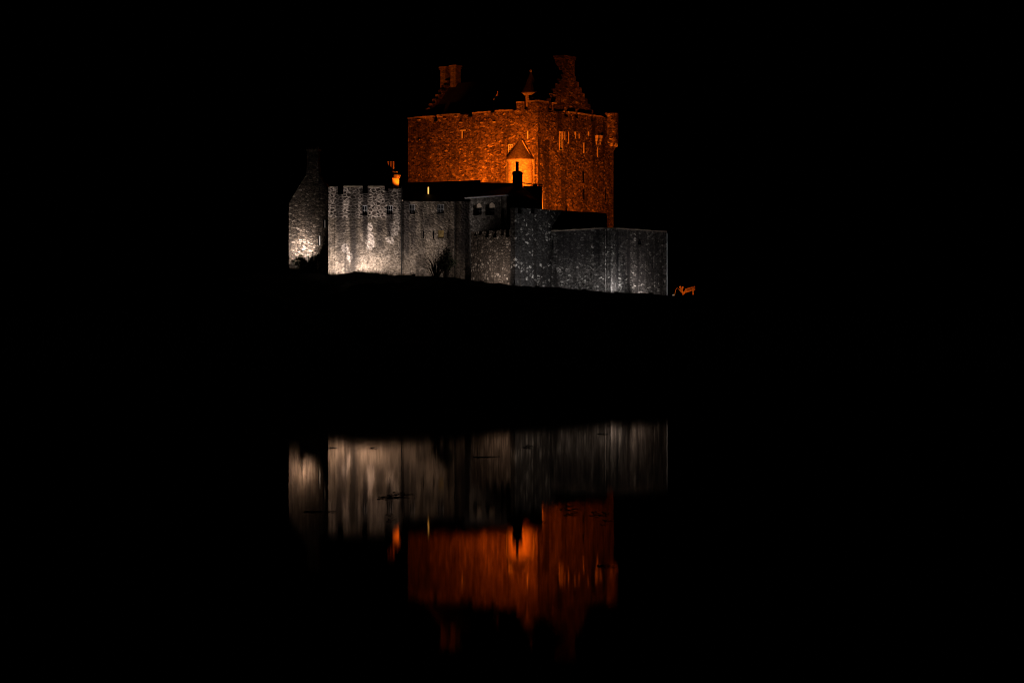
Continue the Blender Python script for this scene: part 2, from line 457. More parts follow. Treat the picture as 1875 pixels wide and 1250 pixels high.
# ------------------------------------------------------------------ shared builders
def window(parent, w, hole, cols, rows, depth=.22, bar=.045, frame=.07, name="window", mat='white', pane='glass', surround=None):
    """A framed window in the opening `hole` of wall w: frame and glazing bars, with the glass behind."""
    a, b, c, d = hole
    mb = MB()
    def strip(u0, u1, z0, z1, out, th):
        q = w.at((u0 + u1) / 2, z0, out - th / 2)
        mb.box(q, u1 - u0, th, z1 - z0, w.ang)
    strip(a, a + frame, c, d, -depth, .06); strip(b - frame, b, c, d, -depth, .06)
    strip(a + frame, b - frame, c, c + frame, -depth, .06); strip(a + frame, b - frame, d - frame, d, -depth, .06)
    for k in range(1, cols):
        u = a + frame + (b - a - 2 * frame) * k / cols
        strip(u - bar / 2, u + bar / 2, c + frame, d - frame, -depth - .008, .04)
    for k in range(1, rows):
        z = c + frame + (d - c - 2 * frame) * k / rows
        strip(a + frame, b - frame, z - bar / 2, z + bar / 2, -depth - .014, .03)
    f = mb.build(name, M[mat], parent)
    mb = MB()
    mb.face([w.at(a, c, -depth - .1), w.at(b, c, -depth - .1), w.at(b, d, -depth - .1), w.at(a, d, -depth - .1)])
    mb.build("pane", M[pane], f)
    if surround:
        mb = MB()
        def st(u0, u1, z0, z1, out=.05): mb.box(w.at((u0 + u1) / 2, z0, -.12 + out / 2), u1 - u0, .24 + out, z1 - z0, w.ang)
        sw = surround
        st(a - sw, a, c, d); st(b, b + sw, c, d, .03); st(a - sw, b + sw, d, d + sw, .07); st(a - sw, b + sw, c - sw * .7, c, .08)
        mb.build("surround", M['dressed'], f)
    return f

def slit(parent, w, px0, px1, pt, pb, jamb=None, name="window_slit", mat='dressed', emit=None, deep=.07):
    """Opening data for a slit window; returns its hole and builds the dark back and the pale jamb."""
    h = w.rect(px0, px1, pt, pb)
    a, b, c, d = h
    mb = MB(); mb.face([w.at(a, c, -deep), w.at(b, c, -deep), w.at(b, d, -deep), w.at(a, d, -deep)])
    o = mb.build(name, M[emit or 'glass'], parent)
    if jamb:
        mb = MB()
        for (u0, u1, z0, z1) in jamb_rects(h, jamb): mb.box(w.at((u0 + u1) / 2, z0, -.10), u1 - u0, .32, z1 - z0, w.ang)
        mb.build("jamb", M[mat], o)
    return h
def jamb_rects(h, kind):
    a, b, c, d = h; k = .12
    out = []
    if 'l' in kind: out.append((a - k, a, c, d))
    if 'r' in kind: out.append((b, b + k, c, d))
    if 't' in kind: out.append((a - 2 * k, b + 2 * k, d, d + k))
    if 's' in kind: out.append((a - k, b + k, c - k, c))
    return out

def coping(mb, w, u0, u1, z, th=.14, proj=.09, t=.34):
    n = max(1, int((u1 - u0) / .8))
    for k in range(n):
        a = u0 + (u1 - u0) * k / n; b = u0 + (u1 - u0) * (k + 1) / n - .012
        q = noise.noise(Vector((a * 3 + w.p0.x, z, w.p0.y)))
        if noise.noise(Vector((a * 5.3 + w.p0.y, z * 2, 4.0))) > .34: continue      # a coping stone lost to the weather
        mb.box(w.at((a + b) / 2, z + .002, -(t - proj) / 2 + q * .015), b - a, t + proj, th * (1 + .5 * q), w.ang + q * .03)

def floodlight(loc, target, colour, power, cone, label, blend=.6, radius=.09):
    loc = Vector(loc); target = Vector(target); d = (target - loc).normalized()
    o = thing("floodlight", label, "floodlight", loc, "floodlights aimed at the castle walls")
    ld = bpy.data.lights.new("floodlight_beam", 'SPOT')
    ld.energy = power; ld.color = colour; ld.spot_size = R(cone); ld.spot_blend = blend; ld.shadow_soft_size = radius
    lo = bpy.data.objects.new("floodlight_beam", ld)
    lo.parent = o; lo.location = d * .25
    lo.rotation_euler = d.to_track_quat('-Z', 'Y').to_euler()
    col.objects.link(lo)
    mb = MB()
    side = d.cross(Vector((0, 0, 1))).normalized(); up = side.cross(d)
    def q(a, b, c): return loc + side * a + up * b + d * c
    F = [q(-.2, -.15, .15), q(.2, -.15, .15), q(.2, .15, .15), q(-.2, .15, .15)]
    B = [q(-.12, -.09, -.1), q(.12, -.09, -.1), q(.12, .09, -.1), q(-.12, .09, -.1)]
    for k in range(4): mb.face([B[k], B[(k + 1) % 4], F[(k + 1) % 4], F[k]])
    mb.face(B[::-1]); mb.face(F)
    mb.build("housing", M['iron'], o)
    mb = MB(); mb.box(loc + Vector((0, 0, -.6)), .06, .06, .55); mb.box(loc + Vector((0, 0, -.65)), .3, .3, .06)
    mb.build("bracket", M['iron'], o)
    return o

# ------------------------------------------------------------------ the keep
KA = R(37.5)
K0 = Vector((X(985, 220), 220.0))
dA = Vector((-math.cos(KA), math.sin(KA))); dB = Vector((math.sin(KA), math.cos(KA)))
def KP(a, b): return K0 + dA * a + dB * b
wt = Wall(KP(0, 0), KP(1, 0)); AL = wt.u(747)
wt = Wall(KP(0, 0), KP(0, 1)); BL = wt.u(1123.5)
KT = 24.65
keep = thing("castle_keep", "tall orange-lit stone tower keep rising behind the lower walls", "castle tower", (*KP(AL / 2, BL / 2), 6.0))
WL = Wall(KP(AL, 0), KP(0, 0), 0.0)
WR = Wall(KP(0, 0), KP(0, BL), 40.0)
WB1 = Wall(KP(0, BL), KP(AL, BL), 80.0)
WB2 = Wall(KP(AL, BL), KP(AL, 0), 120.0)
# left (long) face
hl = []
for a, b, bot in ((793.5, 800.5, 222), (855.5, 865, 214), (898, 907, 206.5)):
    hh = WL.rect(a, b, 190, bot); hl.append((hh[0], hh[1], hh[2], KT + 1))
hl.append(slit(keep, WL, 847.5, 849.5, 240, 253.5, 'lt', mat='white'))
hw = WL.rect(929.5, 939, 264, 283); hl.append(hw)
window(keep, WL, hw, 2, 4, depth=.08, bar=.07, frame=.11)
mb = MB(); panel(mb, WL, 6.0, KT, hl, ends=False, t=.3)
q = WL.rect(769, 774, 255, 260); mb.box(WL.at((q[0] + q[1]) / 2, q[2], .05), .3, .3, .28, WL.ang)
mb.build("wall", M['keep'], keep)
# right face, darker and streaked
hr = []
for a, b, bot in ((1033, 1040, 214), (1053.5, 1059.5, 216), (1082, 1087.5, 223)):
    hh = WR.rect(a, b, 190, bot); hr.append((hh[0], hh[1], hh[2], KT + 1))
for a, b, t0, b0, jm in ((1066.5, 1071, 314, 335, None), (1066.5, 1071.5, 346, 366, None), (1036, 1038.5, 309, 323, None), (1107.5, 1110.5, 347, 367, None), (1069.5, 1073, 262, 281, 'l'),
                     (1094.5, 1097, 270, 288, 'l'), (1051, 1052.6, 241, 254, 'r'), (1061, 1062.6, 245, 254, 'l'), (1075, 1077, 241, 249, 'r'), (1037.5, 1040, 241, 263, 'r'), (1030.5, 1033, 241, 256, 'lr')):
    hr.append(slit(keep, WR, a, b, t0, b0, jm))
hw = WR.rect(1024.5, 1030, 242, 274); hr.append(hw)
window(keep, WR, hw, 1, 6, depth=.10, bar=.05, frame=.10, surround=.07)
mb = MB(); panel(mb, WR, 6.0, KT, hr, ends=False, t=.3)
mb.build("wall", M['keep_side'], keep)
mb = MB(); panel(mb, WB1, 6.0, KT, (), ends=False, step=1.5); panel(mb, WB2, 6.0, KT, (), ends=False, step=1.5)
mb.build("wall", M['keep'], keep)
# corner turret: a slightly proud square bartizan with its own merlons
ta, tb = 2.62, 2.55
TZ = 25.35
cor = [KP(ta, -.07), KP(-.07, -.07), KP(-.07, tb), KP(ta, tb)]
mb = MB()
T1 = Wall(cor[0], cor[1], 10.0); T2 = Wall(cor[1], cor[2], 43.0)
h1 = [(T1.u(959), T1.u(966), 24.55, TZ + 1), slit(keep, T1, 967.5, 969.5, 240, 254, 'l', mat='white')]
h2 = [(T2.u(1004), T2.u(1012), 24.4, TZ + 1), (T2.u(1019), T2.u(1024), 24.2, TZ + 1)]
panel(mb, T1, 21.6, TZ, h1, t=.3); panel(mb, T2, 21.6, TZ, h2, t=.3)
mb.build("corner_turret", M['keep'], keep)
# east bartizan, round and corbelled
bc = KP(.32, BL - .25)
mb = MB()
mb.lathe(bc, [(.30, 21.05), (.42, 21.3), (.6, 21.6), (.78, 21.95), (.92, 22.2), (.92, 25.2), (.62, 25.2), (.62, 24.2), (0, 24.2)], 22)
bart = mb.build("bartizan", M['keep_side'], keep)
for k in range(7):
    mb = MB(); an = R(-150) + k * R(36)
    mb.box((bc.x + .72 * math.cos(an), bc.y + .72 * math.sin(an), 21.75), .22, .26, .55, an + R(90), .95)
    mb.build("corbel", M['dressed'], bart)
for px in (1091.5, 1098.5):
    mb = MB(); u = WR.u(px); zc = Z(253, WR.Y(u))
    for k in range(3): mb.box(WR.at(u, zc - .34 * k, .12 - .06 * k), .22 - .05 * k, .4 - .1 * k, .28, WR.ang)
    mb.build("corbel", M['dressed'], keep)
# coping along the parapets, one run between each pair of crenels
def coping_run(w, a, b, z, t=.34, parent=None, **k):
    if b - a < .08: return
    mb = MB(); coping(mb, w, a, b, z, t=t, **k); mb.build("coping", M['coping'], parent)
for W_, hs, s0, last, zc, t_ in ((WL, hl[:3], 0.0, WL.u(938.5), KT - .02, .34), (WR, hr[:3], WR.u(1032), WR.u(1104), KT - .02, .34), (T1, h1[:1], 0.0, T1.L, TZ - .02, .32), (T2, h2, 0.0, T2.L, TZ - .02, .32)):
    for a, b in sorted((h[0], h[1]) for h in hs) + [(last, last)]:
        coping_run(W_, s0, a, zc, t_, keep); s0 = b
# water spouts of pale dressed stone below the parapet
for px, py in ((768, 221), (809, 215), (815, 219), (836, 215), (845, 226), (883, 226), (906, 225)):
    mb = MB(); u = WL.u(px); mb.box(WL.at(u, Z(py, WL.Y(u)), .06), .28, .3, .12, WL.ang); mb.build("water_spout", M['dressed'], keep)
# roof, crow-stepped gables and chimneys
ga0, ga1, bm, hb, rz, ez = .45, 15.75, 5.55, 4.6, 28.7, 24.0
mb = MB()
c3 = lambda a, b, z: Vector((*KP(a, b), z))
mb.face([c3(ga1, bm - hb, ez), c3(ga0, bm - hb, ez), c3(ga0, bm, rz), c3(ga1, bm, rz)], [(0, 0), (15, 0), (15, 6.5), (0, 6.5)])
mb.face([c3(ga0, bm + hb, ez), c3(ga1, bm + hb, ez), c3(ga1, bm, rz), c3(ga0, bm, rz)], [(0, 0), (15, 0), (15, 6.5), (0, 6.5)])
mb.face([c3(AL - .3, .3, 23.75), c3(.3, .3, 23.75), c3(.3, BL - .3, 23.75), c3(AL - .3, BL - .3, 23.75)])
roof = mb.build("roof", M['slate'], keep)
def stepped(a_out, thick, name="gable"):
    n = 9; pts = []
    for k in range(n):
        z0 = ez + (rz - ez) * k / n; z1 = ez + (rz - ez) * (k + 1) / n
        b0 = bm - hb + hb * k / n
        pts += [(b0 - .12, z0 + .28), (b0 - .12, z1 + .28)]
    left = [(bm - hb - .12, ez - .4)] + pts
    right = [(2 * bm - b, z) for b, z in left][::-1]
    return left + right
out = stepped(0, 0)
mb = MB()
mb.prism([c3(ga0 - .25, b, z) for b, z in out[::-1]][::-1], (*(dA * .55), 0), 60)
mb.build("gable", M['keep_side'], keep)
mb = MB()
mb.prism([c3(ga1 - .3, b, z) for b, z in out], (*(dA * .55), 0), 66)
mb.build("gable", M['keep'], keep)
def stack(a0, a1, b0, b1, z0, z1, name='chimney', mat='chimney'):
    mb = MB(); cx = KP((a0 + a1) / 2, (b0 + b1) / 2); ang = math.atan2(dA.y, dA.x)
    mb.box((cx.x, cx.y, z0), a1 - a0, b1 - b0, z1 - z0, ang)
    mb.box((cx.x, cx.y, z1 - .28), a1 - a0 + .18, b1 - b0 + .18, .10, ang)
    mb.box((cx.x, cx.y, z1 - .1), a1 - a0 + .26, b1 - b0 + .26, .16, ang)
    return mb.build(name, M[mat], keep)
stack(.22, 1.3, bm - .95, bm + .95, 27.0, 30.35, mat='keep_side')
stack(16.0, 16.65, bm - .45, bm + .45, 27.4, 30.45, mat='stack')
stack(14.62, 15.3, bm - .45, bm + .45, 27.4, 30.5, mat='stack')
# wall-head dormers
for px, py, hwid in ((871, 183, .42), (910, 172, .5)):
    wd = Wall(KP(20, 1.35), KP(0, 1.35)); u = wd.u(px); zt = Z(py, wd.Y(u))
    mb = MB()
    pts = [wd.at(u - hwid, 24.1, 0), wd.at(u + hwid, 24.1, 0), wd.at(u + hwid, zt - .55, 0), wd.at(u, zt, 0), wd.at(u - hwid, zt - .55, 0)]
    mb.prism(pts, (*(-wd.n * 2.2), 0), 5)
    d_ = mb.build("dormer", M['stack'], keep)  # lighter stone carries the painted light of the dormer tips
    mb = MB(); mb.face([wd.at(u - hwid * .55, 24.3, .02), wd.at(u + hwid * .55, 24.3, .02), wd.at(u + hwid * .55, zt - .75, .02), wd.at(u - hwid * .55, zt - .75, .02)])
    mb.build("window", M['glass'], d_)
    mb = MB(); mb.tube([wd.at(u, zt - .02, -.1), wd.at(u, zt + .28, -.1)], .05, .03); mb.build("finial", M['coping'], d_)
# cap-house turret with a slated cone on the corner stair
cc = Vector((X(972, 221.6), 221.6))
mb = MB(); mb.lathe(cc, [(.60, 23.6), (.60, 26.05), (.86, 26.3)], 18); cap = mb.build("cap_house", M['turret'], keep)
mb = MB(); mb.lathe(cc, [(.6, 26.25), (.96, 26.34), (.94, 26.42), (.5, 27.3), (.06, 28.45), (0, 28.45)], 20); rf_ = mb.build("roof", M['slate_lit'], cap)
mb = MB(); mb.lathe(cc, [(.03, 28.3), (.11, 28.45), (.13, 28.55), (.1, 28.66), (0, 28.7)], 10); mb.build("finial", M['dressed'], cap)
mb = MB(); mb.box((cc.x + .28, cc.y - .5, 24.6), .35, .14, 1.2); mb.build("door", M['iron'], cap)

# ------------------------------------------------------------------ stair turret against the keep
uS = WL.u(955); cS = WL.at(uS, 0, .05)
RS = 1.34
stair = thing("stair_turret", "small round turret with pointed slate roof glowing brightest against the keep", "turret", (cS.x, cS.y, 9.0))
zE = Z(291, cS.y - 1.0); zA = Z(249.5, cS.y - .3)
aw = math.atan2(WL.n.y, WL.n.x)
mb = MB(); mb.lathe((cS.x, cS.y), [(RS, 9.0), (RS, 13), (RS, zE - .25), (RS + .06, zE - .22), (RS + .06, zE - .02)], 24, aw - R(100), aw + R(100))
tw = mb.build("wall", M['turret'], stair, smooth=False)
mb = MB(); mb.lathe((cS.x, cS.y), [(RS + .24, zE - .05), (RS + .26, zE + .02), (RS * .6, zE + 1.05), (.05, zA - .08), (0, zA)], 10, aw - R(95), aw + R(95))
mb.build("roof", M['slate_lit'], stair)
mb = MB(); mb.lathe((cS.x, cS.y), [(RS + .07, zE - .16), (RS + .2, zE - .13), (RS + .22, zE - .06)], 24, aw - R(95), aw + R(95)); mb.build("eaves_gutter", M['lead'], stair)
mb = MB()   # raking coping stone on the right of the roof
a_ = WL.at(uS + RS + .22, zE - .12, .22); b_ = WL.at(uS + .25, zA - .42, .22)
mb.tube([a_ + Vector((0, 0, -.25)), a_, b_], .07, .06, 5); mb.build("skew_coping", M['dressed'], stair)
for px in (931.5, 980.8):     # rainwater pipes down both sides
    mb = MB(); u = WL.u(px); mb.tube([WL.at(u, 9.5, .28), WL.at(u, Z(292, WL.Y(u)), .28)], .045, n=6); mb.build("drainpipe", M['lead'], stair)
mb = MB(); u = WL.u(951); mb.tube([WL.at(u, zA - .1, .25), WL.at(u, zA + .35, .2)], .06, .02, 6); mb.build("finial", M['lead'], stair)

# ------------------------------------------------------------------ left range of the curtain wall
C0, C1 = PT(601, 203.0), PT(862, 204.5)
WC = Wall(C0, C1, 0.0)
rng = thing("castle_range", "long grey-brown range with battlements and four small-paned windows", "castle wall", (C0.x + 6, C0.y + 3, 6.5))
ZT = WC.z(650, 342)
ZE = WC.z(800, 368)
hc = [(WC.u(737), WC.L + 1, ZE, ZT + 1)]
for a, b, bot in ((618.5, 629, 356), (664, 673.5, 354), (704.5, 711, 350)):
    q = WC.rect(a, b, 330, bot); hc.append((q[0], q[1], q[2], ZT + 1))
q = WC.rect(711, 737, 330, 345.5); hc.append((q[0], q[1], q[2], ZT + 1))
mats = {}
pat = []
for px, py, ru, rv in ((678, 441, .42, .85), (677, 417, .28, .5), (715, 440, .40, .35), (722, 425, .38, .45), (727, 402, .28, 1.1), (719, 412, .3, .4), (632, 455, .35, .5), (640, 470, .3, .5)):
    pat.append((WC.u(px) , WC.z(px, py), ru, rv))
RANGE_DRIPS = []
for px, pt, pb, hw, k_ in ((621, 344, 440, .32, .8), (668.5, 345, 475, .32, .9), (709, 345, 380, .3, .85), (713, 392, 445, .3, .8), (626, 405, 505, .45, .6), (649, 405, 500, .22, .35), (695, 405, 470, .4, .6), (741, 365, 500, .5, .8),
                           (757, 392, 470, .3, .7), (807, 392, 420, .35, .5), (852, 365, 515, .55, .92), (782, 395, 430, .4, .5), (733, 345, 430, .28, .7), (838, 370, 480, .3, .6)):
    RANGE_DRIPS.append((WC.u(px), WC.z(px, pt), WC.z(px, pb), hw, k_))
M['range'] = masonry("range_rubble", [(0, (.025, .02, .017)), (.35, (.065, .05, .042)), (.55, (.13, .10, .085)), (.68, (.30, .25, .21)), (1, (.50, .43, .37))], (.46, .39, .34), sw=.38, sh=.27, mort=.15, warp=.14,
                     stain=.85, stain_xy=(.62, .05), bump=.32, mottle=.85, patches=pat, patch_col=(.62, .53, .46), grad=(WC.z(650, 401), 0, .5, WC.u(735)), seed=6, drips=RANGE_DRIPS, plaster_col=(.31, .25, .19))
wins = []
for a, b, t0, b0, cn in ((663.5, 672.5, 376, 394, 2), (708, 719, 376, 393, 3), (749.5, 760, 374, 392, 3), (800.5, 813, 374, 391.5, 4)):
    h = WC.rect(a, b, t0, b0); hc.append(h); wins.append((h, cn))
for a, b, t0, b0 in ((713, 715, 423, 440), (774.5, 776.5, 423, 437), (792.5, 795, 423, 437), (819, 821.5, 423, 437)):
    hc.append(slit(rng, WC, a, b, t0, b0))
hd = WC.rect(802, 813, 422, 436); hc.append(hd)
for h, cn in wins: window(rng, WC, h, cn, 2, depth=.16, bar=.03, frame=.035, mat='sash')
mb = MB(); mb.face([WC.at(hd[0], hd[2], -.12), WC.at(hd[1], hd[2], -.12), WC.at(hd[1], hd[3], -.12), WC.at(hd[0], hd[3], -.12)])
o = mb.build("blocked_opening", plain("ochre_plaster", (.42, .29, .11), .9, .35, 4), rng); o["label"] = "yellowish plastered up square opening"
mb = MB(); panel(mb, WC, 4.5, ZT, hc, ends=False)
WCs = Wall(PT(606, 211.5), C0, 30.0)
panel(mb, WCs, 4.5, ZT, (), step=1.0, ends=False)
mb.build("wall", M['range'], rng)
for a, b in ((601, 618.5), (629, 664), (673.5, 704.5)): coping_run(WC, WC.u(a), WC.u(b), ZT - .03, .34, rng, th=.10, proj=.05)
# slate roof with its verge, ridge and a lit skylight
RY = 208.8; RZ = Z(337, RY)
rl, rr = WC.u(737), WC.L
mb = MB()
e0, e1 = WC.at(rl, ZE - .05, .18), WC.at(rr, ZE - .05, .18)
r0, r1 = Vector((X(742, RY), RY, RZ)), Vector((X(880, RY), RY, RZ + .25))
b0, b1 = Vector((X(744, 213), 213, ZE)), Vector((X(880, 213), 213, ZE))
mb.face([e0, e1, r1, r0], [(0, 0), (6.3, 0), (6.3, 4.7), (0, 4.7)])
mb.face([b1, b0, r0, r1], [(0, 0), (6.3, 0), (6.3, 4.7), (0, 4.7)])
mb.face([e0, r0, b0])
f0 = WC.at(0, ZT - 1.0, -.5); f1 = WC.at(rl, ZT - 1.0, -.5)
mb.face([f0, f1, Vector((f1.x, 212, f1.z)), Vector((f0.x, 212, f0.z))])
rrf = mb.build("roof", M['slate'], rng)
mb = MB(); mb.tube([r0 + Vector((0, 0, .03)), r1 + Vector((0, 0, .03))], .1, n=6); mb.build("ridge", M['lead'], rrf)
mb = MB(); mb.tube([e0 + Vector((-.02, -.03, .05)), r0 + Vector((-.02, 0, .05))], .07, n=5); mb.build("verge", M['coping'], rrf)
def roof_at(px, py):        # where the pixel ray meets the front roof slope
    n = (e1 - e0).cross(r0 - e0); d = Vector(((px - 937.5) / FPX, 1, (625 - py) / FPX)); o = Vector((0, 0, CAM_Z))
    t = (e0 - o).dot(n) / d.dot(n); return o + d * t
q = roof_at(784.3, 358.5); hz = Z(342.5, q.y) - q.z
mb = MB(); mb.face([q + Vector((-.055, -.03, 0)), q + Vector((.055, -.03, 0)), q + Vector((.055, -.03, hz)), q + Vector((-.055, -.03, hz))])
sk = mb.build("roof_light", M['lamp_on'], rng); sk["label"] = "narrow upright roof light glowing yellow"
mb = MB()
mb.box(q + Vector((0, .55, -.3)), .2, 1.1, hz + .36)
mb.build("cheeks", M['slate'], sk)
for px, pt in ((735.5, 342), (833, 369)):
    mb = MB(); u = WC.u(px); mb.tube([WC.at(u, 7.4, .07), WC.at(u, WC.z(px, pt), .07)], .05, n=6); mb.build("drainpipe", M['iron'], rng)
# chimney with three pots behind the battlements
cy = 212.3
mb = MB(); an = R(-38)
cxp = X(717, cy)
mb.box((cxp, cy, 13.5), 1.05, .95, Z(327, cy) - 13.5, an)
ch = mb.build("chimney", M['harl'], rng)
mb = MB()
mb.box((cxp + .12, cy, Z(326.6, cy)), 1.0, .9, .18, an); mb.box((cxp + .12, cy, Z(322.8, cy)), 1.12, 1.0, .12, an); mb.box((cxp + .05, cy, Z(320.2, cy)), .8, .7, .3, an)
mb.build("chimney_cap", M['chimney'], ch)
for k, px in enumerate((710.4, 715, 719.8)):
    mb = MB(); mb.lathe((X(px, cy), cy), [(.10, Z(314.5, cy)), (.10, Z(297, cy)), (.12, Z(296.6, cy)), (.12, Z(295.6, cy)), (.07, Z(295.6, cy))], 10)
    mb.build("chimney_pot", M['pot'], ch)

# ------------------------------------------------------------------ gable house at the left end
G0, G1 = PT(529, 206.8), PT(602.5, 206.0)
WG = Wall(G0, G1, 15.0)
gab = thing("gable_house", "stone gable end with tall chimney floodlit warm white at its foot", "building", (*(G0 + G1) / 2, 6.0))
M['gable'] = masonry("gable_rubble", [(0, (.02, .016, .012)), (.4, (.065, .05, .036)), (.75, (.12, .095, .072)), (.93, (.2, .16, .125)), (1, (.40, .34, .28))], (.08, .062, .048), sw=.34, sh=.19, mort=.08, warp=.08,
                     stain=.55, stain_xy=(1.0, .07), bump=.9, mottle=.7, seed=8)
hg = [slit(gab, WG, 582, 584.5, 432, 449, 'r', mat='white'), slit(gab, WG, 591.5, 594, 403, 417, 'r', mat='white')]
zg = WG.z(560, 372)
mb = MB(); panel(mb, WG, 4.5, zg, hg, ends=False)
outline = [(529, 372), (602.5, 372), (602.5, 352), (584, 320), (582.5, 300), (582, 276), (562.5, 276), (562, 300), (560.5, 320), (544, 346)]
pts = [WG.at(WG.u(a), zg if b == 372 else WG.z(a, b)) for a, b in outline]
mb.prism(pts, (*(-WG.n * .7), 0), 15)
panel(mb, Wall(PT(533, 217), G0, 50.0), 4.5, zg, (), step=1.2, ends=False)
mb.build("wall", M['gable'], gab)
mb = MB(); an = WG.ang
cz = WG.z(572, 276); cq = WG.at(WG.u(572.2), cz, -.45)
mb.box(cq + Vector((0, 0, .0)), 1.18, 1.1, .16, an)
for k in (-.3, .3): mb.box(cq + Vector((k, 0, .16)), .3, .3, .22, an, .85)
mb.box(cq + Vector((0, .08, -2.4)), .9, .75, 2.39, an)
mb.build("chimney", M['chimney'], gab)
mb = MB()
tp = WG.at(WG.u(572), WG.z(572, 322), -.6); lb_, rb_ = WG.at(-.1, zg - .1, -.6), WG.at(WG.L + .1, WG.z(600, 356), -.6)
bk = Vector((X(8 + 937.5, 217), 9.5, 0))
for a, b in ((lb_, tp), (tp, rb_)): mb.face([a, b, b + bk, a + bk])
mb.build("roof", M['slate'], gab)

# dark west wing, almost lost in the night
W0, W1 = PT(408, 216.0), PT(531, 212.0)
WW = Wall(W0, W1, 70.0)
wing = thing("west_wing", "unlit stone wing fading into darkness beyond the floodlit gable", "building", (*(W0 + W1) / 2, 6.0))
mb = MB()
zw = WW.z(480, 352)
hw_ = WW.rect(430, 438, 400, 420); hw2 = WW.rect(490, 498, 400, 420)
panel(mb, WW, 4.0, zw, [hw_, hw2]); mb.build("wall", M['gable'], wing)
for h in (hw_, hw2): window(wing, WW, h, 2, 3)
mb = MB(); bk = Vector((.4, 4.2, 2.2))
a, b = WW.at(-.1, zw, .15), WW.at(WW.L + .1, zw, .15)
mb.face([a, b, b + bk, a + bk]); mb.build("roof", M['slate'], wing)
mb = MB(); u = WW.u(461); mb.tube([WW.at(u, 6, .1), WW.at(u, zw, .1)], .07, n=6); mb.build("drainpipe", M['lead'], wing)

# ------------------------------------------------------------------ angled hall with the hipped roof, arches and dark chimney
Q = [PT(858, 204.6), PT(928, 200.4), PT(962, 203.2), PT(982, 209.0)]
hall = thing("hipped_hall", "dark hall with hipped slate roof, two arched openings and a stubby chimney", "building", (X(925, 206), 206, 8.0))
M['hall'] = masonry("hall_rubble", [(0, (.05, .045, .04)), (.5, (.12, .11, .10)), (1, (.26, .24, .22))], (.13, .12, .11), sw=.5, sh=.26, mort=.09, stain=.6, bump=.6, seed=9)
EZ = 14.82
mb = MB()
WH = [Wall(Q[0], Q[1], 0), Wall(Q[1], Q[2], 8), Wall(Q[2], Q[3], 12)]
ar = [WH[0].rect(866.5, 881.5, 371.5, 394), WH[0].rect(888.5, 906, 370.5, 394)]
dr = WH[2].rect(963.8, 973, 361, 386)
panel(mb, WH[0], 8, EZ, ar, ends=False); panel(mb, WH[1], 8, EZ, (), ends=False); panel(mb, WH[2], 8, EZ, [dr], ends=False)
hwall = mb.build("wall", M['hall'], hall)
for a, b, c, d in ar:
    mb = MB(); w_ = WH[0]; um, r_ = (a + b) / 2, (b - a) / 2; zs_ = d - r_ * .62
    arc = [(um + r_ * math.cos(R(t)), zs_ + r_ * .62 * math.sin(R(t))) for t in range(0, 181, 15)]
    # arched head: spandrels flush with the wall, pale tympanum set back
    for k in range(len(arc) - 1):
        (u0, z0), (u1, z1) = arc[k], arc[k + 1]
        mb.face([w_.at(u0, z0, -.02), w_.at(u0, d, -.02), w_.at(u1, d, -.02), w_.at(u1, z1, -.02)])
        mb.face([w_.at(u0, z0, -.02), w_.at(u1, z1, -.02), w_.at(u1, z1, -.55), w_.at(u0, z0, -.55)])
    o = mb.build("arch", M['hall'], hall)
    mb = MB()
    mb.face([w_.at(um - r_, zs_ - .05, -.35)] + [w_.at(um + r_, zs_ - .05, -.35)] + [w_.at(u, z, -.35) for u, z in arc])
    mb.build("tympanum", M['dressed'], o)
    mb = MB(); mb.face([w_.at(a, c, -.5), w_.at(b, c, -.5), w_.at(b, zs_, -.5), w_.at(a, zs_, -.5)]); mb.build("pane", M['glass'], o)
    mb = MB()
    for k in range(4):
        u = a + (b - a) * (k + .5) / 4; mb.box(w_.at(u, c, -.42), .05, .05, zs_ - c, w_.ang)
    mb.box(w_.at(um, (c + zs_) / 2, -.42), b - a - .1, .04, .06, w_.ang)
    mb.build("frame", M['iron'], o)
mb = MB(); mb.box(WH[2].at((dr[0] + dr[1]) / 2, dr[2], -.08), dr[1] - dr[0], .06, dr[3] - dr[2], WH[2].ang); mb.build("door", M['door'], hall)
# roof
ctr = Vector((X(925, 207), 207, EZ))
ev = []
for p in Q:
    v = Vector((p.x, p.y, EZ)); d_ = (v - ctr); d_.z = 0; ev.append(v + d_.normalized() * .4 + Vector((0, 0, -.02)))
rA, rB = Vector((X(866, 208.6), 208.6, Z(333.5, 208.6))), Vector((X(950, 207.6), 207.6, Z(335.5, 207.6)))
bA, bB = Vector((X(862, 214), 214, EZ)), Vector((X(985, 214), 214, EZ))
mb = MB()
mb.face([ev[0], ev[1], rB, rA], [(0, 0), (4, 0), (4, 5), (0, 5)])
mb.face([ev[1], ev[2], rB], [(0, 0), (2, 0), (1, 5)])
mb.face([ev[2], ev[3], rB], [(0, 0), (2.5, 0), (1, 5)])
mb.face([ev[3], bB, rB], [(0, 0), (5, 0), (2, 5)]); mb.face([bB, bA, rA, rB]); mb.face([bA, ev[0], rA])
hr_ = mb.build("roof", M['slate'], hall)
mb = MB()
for k in range(3): mb.tube([ev[k] + Vector((0, -.02, -.03)), ev[k + 1] + Vector((0, -.02, -.03))], .075, n=6)
mb.build("eaves_gutter", M['lead'], hr_)
cy = 206.9; cx = X(947.5, cy)
mb = MB()
zq = [Z(v, cy) for v in (345, 338, 319.5, 317, 314.5, 313)]
mb.lathe((cx, cy), [(.50, zq[0] - 1.2), (.50, zq[1]), (.47, zq[1] + .02), (.47, zq[2]), (.52, zq[2] + .02), (.50, zq[3]), (.40, zq[4]), (.22, zq[5]), (0, zq[5])], 16)
hc_ = mb.build("chimney", M['chimney'], hall)
